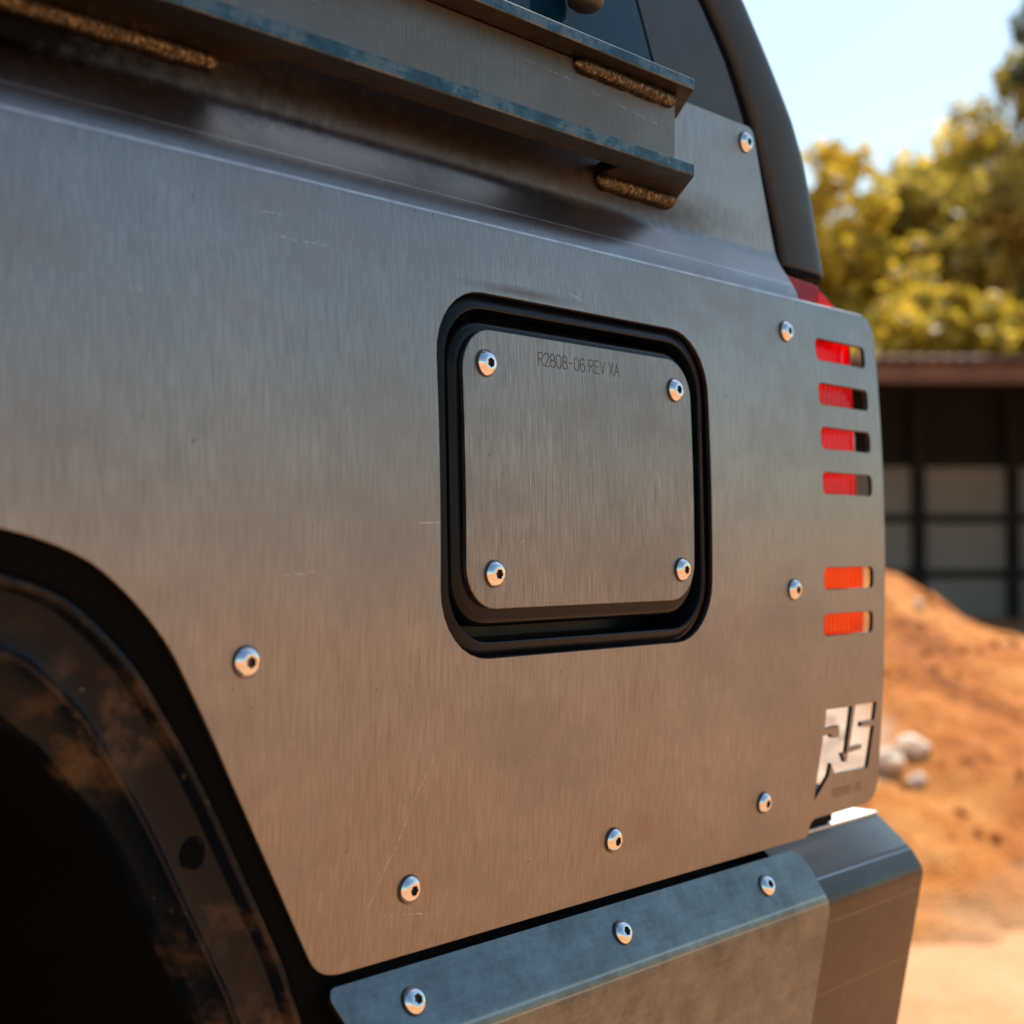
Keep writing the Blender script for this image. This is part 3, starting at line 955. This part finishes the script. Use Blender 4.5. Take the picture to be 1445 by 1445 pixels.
wb = box('web', -0.62, 0.7350, 0.0012, 0.0045, 1.3252, 1.3691, M['web'], rail, 0.0007, 2)
def weld(pts, rad, seed, nm='weld_bead'):
    """a fillet bead with overlapping ripples between two points"""
    a, b = Vector(pts[0]), Vector(pts[1])
    L = (b - a).length
    n_ = int(L / 0.00055)
    v, f = [], []
    seg = 16
    for i in range(n_ + 1):
        t_ = i / n_
        x = t_ * L
        end = min(1.0, math.sqrt(min(x, L - x) / 0.005 + 0.02))
        p = a.lerp(b, t_)
        for k in range(seg):
            an = 2 * math.pi * k / seg
            ph = ((x + 0.0011 * math.cos(2 * (an - 3.93)) + 0.0004 * math.sin(x * 330 + seed)) / 0.0027) % 1.0
            rip = 0.93 + 0.085 * math.sqrt(max(0.0, 1 - ph)) + 0.05 * math.sin(x * 190 + seed) + 0.03 * math.sin(x * 430 + 2 * seed) + random.uniform(-0.05, 0.05)
            r_ = rad * rip * end
            v.append((p.x, p.y + r_ * math.cos(an), p.z + r_ * math.sin(an)))
    for i in range(n_):
        for k in range(seg):
            k2 = (k + 1) % seg
            f.append((i * seg + k, i * seg + k2, (i + 1) * seg + k2, (i + 1) * seg + k))
    f.append(tuple(range(seg))); f.append(tuple(n_ * seg + k for k in range(seg)))
    return from_data(nm, v, f, M['weld'], rail, smooth=60)
weld([(0.637, 0.0010, 1.3668), (0.7335, 0.0010, 1.3668)], 0.0057, 1.0)
weld([(0.689, 0.0258, 1.3160), (0.768, 0.0258, 1.3160)], 0.0061, 2.0)
weld([(0.16, 0.0258, 1.3160), (0.413, 0.0258, 1.3160)], 0.0060, 3.0)
weld([(0.655, 0.0012, 1.3256), (0.7330, 0.0012, 1.3256)], 0.0022, 4.0)

# ---- hardtop: side, window, pillar, knob
hz = [1.2961, 1.3060, 1.3187, 1.3450, 1.3765, 1.4000, 1.4206, 1.4438, 1.4711, 1.52, 1.58, 1.66, 1.76]
hx = [0.9628, 0.9595, 0.9548, 0.9470, 0.9341, 0.9200, 0.9043, 0.8857, 0.8630, 0.815, 0.748, 0.65, 0.52]
gz = [1.2961, 1.3004, 1.3170, 1.3500, 1.3845, 1.4267, 1.4576, 1.52, 1.58, 1.66, 1.76]
gx = [0.9015, 0.9005, 0.8959, 0.8820, 0.8660, 0.8407, 0.8145, 0.760, 0.693, 0.60, 0.475]
lean = lambda z: 0.0 if z < 1.40 else 0.12 * (z - 1.40) ** 1.3
loops = []
zs = [1.2968 + (1.76 - 1.2968) * (k / 40) for k in range(41)]
for z in zs:
    xr = float(np.interp(z, hz, hx)) + 0.0245
    xg = float(np.interp(z, gz, gx)) + 0.0105
    ly = lean(z)
    lp = [(xg + 0.004, 0.30 + ly, z), (xg, 0.046 + ly, z), (xg + 0.0004, 0.0345 + ly, z), (xg + 0.0016, 0.0318 + ly, z), (xg + 0.0045, 0.0302 + ly, z)]
    xa = max(xr - 0.03, xg + 0.012)
    for k in range(9):
        a = R(90 * k / 8)
        lp.append((xa + 0.03 * math.sin(a), 0.0600 - 0.03 * math.cos(a) + ly, z))
    lp.append((xa + 0.03, 0.30 + ly, z))
    loops.append(lp)
hardtop = None
vv, ff = [], []
n_ = len(loops[0])
for lp in loops: vv += lp
for i in range(len(loops) - 1):
    for j in range(n_):
        k = (j + 1) % n_
        ff.append((i * n_ + j, i * n_ + k, (i + 1) * n_ + k, (i + 1) * n_ + j))
ff.append(tuple(range(n_))); ff.append(tuple((len(loops) - 1) * n_ + j for j in range(n_)))
hardtop = empty('hardtop_root', (0, 0.8, 1.3)); hardtop.name = 'hardtop'; WLOC['hardtop'] = Vector((0, 0.8, 1.3))
hardtop.parent = car; hardtop.location = Vector((0, 0.8, 1.3)) - WLOC[car.name]
pil = from_data('rear_pillar', vv, ff, M['pillar'], hardtop, smooth=40)
bevel(pil, 0.0012, 2, 50)
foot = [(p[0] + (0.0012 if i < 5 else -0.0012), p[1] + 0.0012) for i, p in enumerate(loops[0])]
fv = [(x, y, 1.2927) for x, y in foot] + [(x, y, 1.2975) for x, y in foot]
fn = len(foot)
from_data('pillar_foot_shade', fv, [tuple(range(fn)), tuple(range(fn, 2 * fn))] + [(j, (j + 1) % fn, fn + (j + 1) % fn, fn + j) for j in range(fn)], M['liner'], hardtop, smooth=20)  # black slab added as the shade under the pillar foot
# black strip added as groove shade between the side shell and the pillar
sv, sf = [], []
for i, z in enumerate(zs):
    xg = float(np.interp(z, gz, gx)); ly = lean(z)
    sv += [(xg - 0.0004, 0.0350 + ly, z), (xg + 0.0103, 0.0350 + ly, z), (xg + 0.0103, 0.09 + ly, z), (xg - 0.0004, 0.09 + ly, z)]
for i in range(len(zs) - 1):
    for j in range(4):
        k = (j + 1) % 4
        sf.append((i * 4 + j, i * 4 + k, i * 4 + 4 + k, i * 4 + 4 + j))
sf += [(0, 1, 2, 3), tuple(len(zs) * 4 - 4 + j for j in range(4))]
from_data('groove_shade', sv, sf, M['liner'], hardtop, smooth=20)
# side shell (behind the upper edge of the panel) with its window
sv, sf = [], []
for i, z in enumerate(zs):
    xg = float(np.interp(z, gz, gx)); ly = lean(z)
    xw = 0.742 + 0.42 * (1.44 - z) if z < 1.48 else 0.725 - 0.9 * (z - 1.48)
    xw = min(xw, xg - 0.03)
    sv += [(xw, 0.0325 + ly, z), (xg - 0.0035, 0.0325 + ly, z), (xg - 0.001, 0.036 + ly, z), (xg - 0.001, 0.07 + ly, z), (xw, 0.07 + ly, z)]
for i in range(len(zs) - 1):
    for j in range(5):
        k = (j + 1) % 5
        sf.append((i * 5 + j, i * 5 + k, i * 5 + 5 + k, i * 5 + 5 + j))
sf += [tuple(range(5)), tuple(len(zs) * 5 - 5 + j for j in range(5))]
from_data('side_shell', sv, sf, M['hardtop'], hardtop, smooth=30)
sv, sf = [], []
for i, z in enumerate(zs):
    ly = lean(z)
    xg = float(np.interp(z, gz, gx))
    xw = 0.742 + 0.42 * (1.44 - z) if z < 1.48 else 0.725 - 0.9 * (z - 1.48)
    xw = min(xw, xg - 0.03)
    sv += [(-1.4, 0.0335 + ly, z), (xw, 0.0335 + ly, z), (xw, 0.040 + ly, z), (-1.4, 0.040 + ly, z)]
for i in range(len(zs) - 1):
    for j in range(4):
        k = (j + 1) % 4
        sf.append((i * 4 + j, i * 4 + k, i * 4 + 4 + k, i * 4 + 4 + j))
sf += [tuple(range(4)), tuple(len(zs) * 4 - 4 + j for j in range(4))]
from_data('side_window', sv, sf, M['glass'], hardtop, smooth=30)
bm = bmesh.new()
bm_box(bm, -1.6, 0.50, 0.10, 1.50, 1.7601, 1.84)
bm_box(bm, -1.6, 0.84, 0.075, 1.52, 1.30, 1.38)
roof = from_bm('roof_shell', bm, M['hardtop'], hardtop)
bm = bmesh.new()
vs = bm_box(bm, -1.6, 0.90, 0.32, 1.28, 1.381, 1.7599)
for v in bm.verts:
    if v.co.x > 0.5 and v.co.z > 1.5: v.co.x = 0.44
from_bm('tinted_rear_glass', bm, M['glass'], hardtop)
kv, kf = [], []
prof = [(0.0001, 0.0), (0.006, 0.0004), (0.0095, 0.003), (0.0105, 0.008), (0.0100, 0.020), (0.0085, 0.028), (0.0001, 0.029)]
for r_, h_ in prof:
    for k in range(20):
        a = 2 * math.pi * k / 20
        kv.append((r_ * math.cos(a) * 1.15, r_ * math.sin(a), h_))
for i in range(len(prof) - 1):
    for k in range(20):
        k2 = (k + 1) % 20
        kf.append((i * 20 + k, i * 20 + k2, (i + 1) * 20 + k2, (i + 1) * 20 + k))
from_data('window_latch', kv, kf, M['knob'], hardtop, (0.672, 0.020, 1.4090), smooth=50)

# ---- tail lamp behind the slots
lamp = empty('lamp_root', (0.94, 0.06, 1.03)); lamp.name = 'tail_lamp'; WLOC['tail_lamp'] = Vector((0.94, 0.06, 1.03))
lamp.parent = car; lamp.location = Vector((0.94, 0.06, 1.03)) - WLOC[car.name]
def extr(name, pts, y0, y1, mat, parent, bw):
    bm = bmesh.new()
    a = [bm.verts.new((x, y0(z), z)) for x, z in pts]
    b = [bm.verts.new((x, y1, z)) for x, z in pts]
    bm.faces.new(a); bm.faces.new(list(reversed(b)))
    for i in range(len(pts)):
        j = (i + 1) % len(pts)
        bm.faces.new([a[i], a[j], b[j], b[i]])
    o = from_bm(name, bm, mat, parent, (0, 0, 0), 30)
    if bw: bevel(o, bw, 3, 35)
    return o
yl = lambda z: 0.0142 if z < 1.262 else 0.0142 + (z - 1.262) * 0.55
extr('red_lens', [(0.886, 1.1000), (0.988, 1.1000), (0.985, 1.145), (0.9805, 1.20), (0.976, 1.245), (0.971, 1.262), (0.962, 1.2760), (0.950, 1.2885), (0.886, 1.2925), (0.886, 1.262)], yl, 0.105, M['red'], lamp, 0.002)
extr('amber_lens', [(0.886, 1.0250), (0.993, 1.0250), (0.9955, 1.045), (0.9950, 1.077), (0.9915, 1.0996), (0.886, 1.0996)], yl, 0.105, M['amber'], lamp, 0.002)
extr('reflector', [(0.890, 1.0290), (0.982, 1.0290), (0.978, 1.150), (0.968, 1.250), (0.945, 1.280), (0.890, 1.286)], lambda z: 0.045, 0.100, M['reflector'], lamp, 0.0)

# ---- body behind the cladding, wheel arch, wheel
bm = bmesh.new()
bm_box(bm, -1.6, 0.884, 0.050, 1.55, 1.1300, 1.2960)
bm_box(bm, 0.4750, 0.884, 0.0505, 1.5495, 0.74, 1.1299)
bm_box(bm, -1.6, -0.28, 0.0505, 1.5495, 0.55, 1.1299)
bm_box(bm, -0.28, 0.4750, 0.42, 1.18, 0.60, 1.1299)
from_bm('body_shell', bm, M['body'], car, smooth=0)

def arch_path(o):
    """arch line moved inwards by o"""
    pts = [np.array(p) for p in catmull(arch_key[2:-3], 5)]
    # lead down past the panel so the fender runs out of view at the bottom
    d0 = pts[0] - pts[1]; d0 /= np.linalg.norm(d0)
    d1 = pts[-1] - pts[-2]; d1 /= np.linalg.norm(d1)
    d1 = np.array([0.43, -0.90]); d0 = np.array([-0.43, -0.90])
    pts = [pts[0] + d0 * s for s in (0.24, 0.12, 0.05)] + pts + [pts[-1] + d1 * s for s in (0.05, 0.12, 0.24)]
    out = []
    for i, p in enumerate(pts):
        t_ = pts[min(i + 2, len(pts) - 1)] - pts[max(i - 2, 0)]
        t_ /= np.linalg.norm(t_)
        nrm = np.array([t_[1], -t_[0]])
        q = min(1.0, max(0.0, (1.085 - p[1]) / 0.10)); q = q * q * (3 - 2 * q)
        o2 = o if o < 0.044 else 0.044 + (o - 0.044) * (1 - 0.5 * q)
        o2 -= (0.0062 * q if o > 0.012 else 0.0062 * q * max(o, 0.0) / 0.012)
        out.append(p + nrm * o2)
    return out
def sweep(name, prof, mat, parent):
    loops = []
    for o_, y_ in prof:
        loops.append([(p[0], y_panel(min(p[1], 1.25)) + y_, p[1]) for p in arch_path(o_)])
    return ring_loft(name, loops, mat, parent, smooth=35, closed=False)
wa = empty('arch_root', (0.13, 0.05, 0.9)); wa.name = 'wheel_arch'; WLOC['wheel_arch'] = Vector((0.13, 0.05, 0.9))
wa.parent = car; wa.location = Vector((0.13, 0.05, 0.9)) - WLOC[car.name]
sweep('arch_seal', [(-0.020, 0.0036), (-0.002, 0.0036), (0.010, 0.0042), (0.0140, 0.0050), (0.0155, 0.0065), (0.0160, 0.0140)], M['liner'], wa)
fen = sweep('fender_flange', [(0.0145, 0.0135), (0.0152, 0.0095), (0.0158, 0.0060), (0.0168, 0.0042), (0.0182, 0.0036), (0.0196, 0.0046), (0.0206, 0.0078), (0.0216, 0.0110), (0.0300, 0.0124), (0.0395, 0.0132), (0.0418, 0.0126),
                        (0.0436, 0.0110), (0.0456, 0.0114), (0.0482, 0.0160), (0.0590, 0.0220), (0.0620, 0.0240), (0.0635, 0.033)], M['fender'], wa)
sweep('wheel_well', [(0.0622, 0.026), (0.060, 0.10), (0.050, 0.42)], M['liner'], wa)
# drain hole in the flange, a sunk dark cup with a raised lip
hv, hf = [], []
for (r_, y_) in ((0.0066, 0.0), (0.0058, -0.0008), (0.0050, 0.0), (0.0048, 0.006)):
    for k in range(20):
        a = 2 * math.pi * k / 20
        hv.append((r_ * math.cos(a) * 0.9, y_, r_ * 1.15 * math.sin(a)))
for i in range(3):
    for k in range(20):
        k2 = (k + 1) % 20
        hf.append((i * 20 + k, i * 20 + k2, i * 20 + 20 + k2, i * 20 + 20 + k))
HOLE = (0.3945, 0.0156, 0.9684)
from_data('drain_hole', hv, hf, M['rubber'], wa, HOLE, smooth=50)
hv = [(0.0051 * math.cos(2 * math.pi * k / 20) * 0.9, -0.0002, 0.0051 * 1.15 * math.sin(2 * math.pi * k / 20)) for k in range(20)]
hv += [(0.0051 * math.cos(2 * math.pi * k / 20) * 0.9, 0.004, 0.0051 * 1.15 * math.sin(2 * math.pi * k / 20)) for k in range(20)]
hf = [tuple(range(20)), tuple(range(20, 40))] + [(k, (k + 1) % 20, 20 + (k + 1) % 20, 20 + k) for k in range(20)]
from_data('hole_shadow', hv, hf, M['liner'], wa, HOLE, smooth=0)  # black plug put in as the shade inside the hole

wheel = empty('wheel_root', (0.13, 0.30, 0.40)); wheel.name = 'rear_wheel'; WLOC['rear_wheel'] = Vector((0.13, 0.30, 0.40))
wheel.parent = car; wheel.location = Vector((0.13, 0.30, 0.40)) - WLOC[car.name]
def lathe_y(name, prof, mat, parent, c, seg=48):
    lps = []
    for r_, y_ in prof:
        lps.append([(c[0] + r_ * math.cos(2 * math.pi * k / seg), c[1] + y_, c[2] + r_ * math.sin(2 * math.pi * k / seg)) for k in range(seg)])
    return ring_loft(name, lps, mat, parent, smooth=40)
lathe_y('tyre', [(0.22, -0.11), (0.30, -0.13), (0.37, -0.125), (0.395, -0.10), (0.40, 0), (0.395, 0.10), (0.37, 0.125), (0.30, 0.13), (0.22, 0.11)], M['rubber'], wheel, (0.13, 0.30, 0.40))
lathe_y('rim', [(0.225, -0.11), (0.21, -0.115), (0.19, -0.09), (0.10, -0.05), (0.05, -0.06), (0.001, -0.06)], M['bumper'], wheel, (0.13, 0.30, 0.40))

# ---- lower cover plate and bumper end
def sheet_profile(name, prof, xs, mat, parent, thick, bw=0.0008, right_trim=None, left_trim=None, nx=2):
    """folded plate: yz profile swept along x with trimmed ends"""
    P = [np.array(p) for p in prof]
    nr = []
    for i in range(len(P)):
        a = P[max(i - 1, 0)]; b = P[min(i + 1, len(P) - 1)]
        d = (b - a) / np.linalg.norm(b - a)
        nr.append(np.array([-d[1], d[0]]))   # (ny, nz)
    v, f = [], []
    N = len(P)
    cols = nx + 1
    for side in (0, 1):
        for i in range(N):
            y, z = P[i]
            if side:
                q = P[i] + nr[i] * thick
                y, z = q
            x0 = left_trim(P[i][1]) if left_trim else xs[0]
            x1 = right_trim(P[i][1]) if right_trim else xs[1]
            for c in range(cols):
                v.append((x0 + (x1 - x0) * c / nx, y, z))
    H = N * cols
    for i in range(N - 1):
        for c in range(nx):
            a = i * cols + c
            f.append((a, a + 1, a + cols + 1, a + cols))
            f.append((H + a, H + a + cols, H + a + cols + 1, H + a + 1))
        for c in (0, nx):
            a = i * cols + c
            f.append((a, a + cols, H + a + cols, H + a))
    for i in (0, N - 1):
        for c in range(nx):
            a = i * cols + c
            f.append((a, a + 1, H + a + 1, H + a))
    o = from_data(name, v, f, mat, parent, smooth=22)
    if bw: bevel(o, bw, 2, 50)
    return o
def smooth_fold(pts, r=0.004, n=5):
    out = [pts[0]]
    for i in range(1, len(pts) - 1):
        p = np.array(pts[i]); a = np.array(pts[i - 1]) - p; b = np.array(pts[i + 1]) - p
        la, lb = np.linalg.norm(a), np.linalg.norm(b)
        rr = min(r, la * 0.45, lb * 0.45)
        a /= la; b /= lb
        for k in range(n + 1):
            t_ = k / n
            out.append(tuple(p + a * rr * (1 - t_) ** 2 + b * rr * t_ ** 2))
    out.append(pts[-1])
    return out
cpr = smooth_fold([(0.0068, 0.8966), (-0.0112, 0.8597), (0.0150, 0.7200)], 0.0085, 9)
# finer rows near the rounded top corners
top = [(0.0068 + (-0.018) * t_, 0.8966 - 0.0369 * t_) for t_ in [0, 0.005, 0.02, 0.05, 0.09, 0.15, 0.22, 0.3, 0.5, 0.68]]
cpr = top + [p for p in cpr if p[1] < top[-1][1]]
def rtrim(z):
    d = 0.8966 - z
    rr = 0.014
    corner = rr - math.sqrt(max(0.0, rr * rr - max(0.0, rr - d) ** 2)) if d < rr else 0.0
    return min(0.8865 + 0.30 * min(d, 0.037), 0.8975) - corner * 0.8
def ltrim(z):
    d = 0.8966 - z
    rr = 0.007
    corner = rr - math.sqrt(max(0.0, rr * rr - max(0.0, rr - d) ** 2)) if d < rr else 0.0
    return 0.4610 + 0.42 * d + corner * 1.0
cover = sheet_profile('bumper_cover', cpr, None, M['cover'], car, 0.003, 0.0006, rtrim, ltrim, nx=8)
cover['label'] = 'folded raw steel lower plate with three bolts'
nc = Vector((0, -0.0369, 0.018)).normalized()
for x in (0.5115, 0.6785, 0.8325):
    zc = 0.8818
    yc = 0.0068 - 0.018 * (0.8966 - zc) / 0.0369
    bolt(cover, (x, yc - 0.0003, zc), nc)
bpr = [(0.25, 0.8940)] + smooth_fold([(0.0315, 0.8940), (0.0045, 0.8722), (-0.0060, 0.8580), (0.0235, 0.7000)], 0.0060, 7) + [(0.25, 0.69)]
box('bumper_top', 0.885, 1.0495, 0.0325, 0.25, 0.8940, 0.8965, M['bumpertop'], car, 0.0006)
sun_block = box('bumper_sun_block', 0.50, 0.984, 0.0345, 0.30, 0.8970, 0.9240, M['rubber'], car, 0.002)  # block added to keep the sun off the forward bumper top
# solid bumper end, capped at the rear
bv, bfc = [], []
Nb = len(bpr)
xs_ = [0.880, 0.92, 0.97, 1.047, 1.050]
for xi, x in enumerate(xs_):
    for (y, z) in bpr:
        bv.append((x, y + (0.0015 if xi == len(xs_) - 1 else 0), z))
for i in range(len(xs_) - 1):
    for j in range(Nb - 1):
        bfc.append((i * Nb + j, i * Nb + j + 1, (i + 1) * Nb + j + 1, (i + 1) * Nb + j))
bfc.append(tuple(range(Nb))); bfc.append(tuple((len(xs_) - 1) * Nb + j for j in range(Nb)))
for i in range(len(xs_) - 1):
    bfc.append((i * Nb, (i + 1) * Nb, (i + 1) * Nb + Nb - 1, i * Nb + Nb - 1))
bump = from_data('bumper_end', bv, bfc, M['bumper'], car, smooth=18)
bump['label'] = 'folded grey steel bumper end below the panel corner'
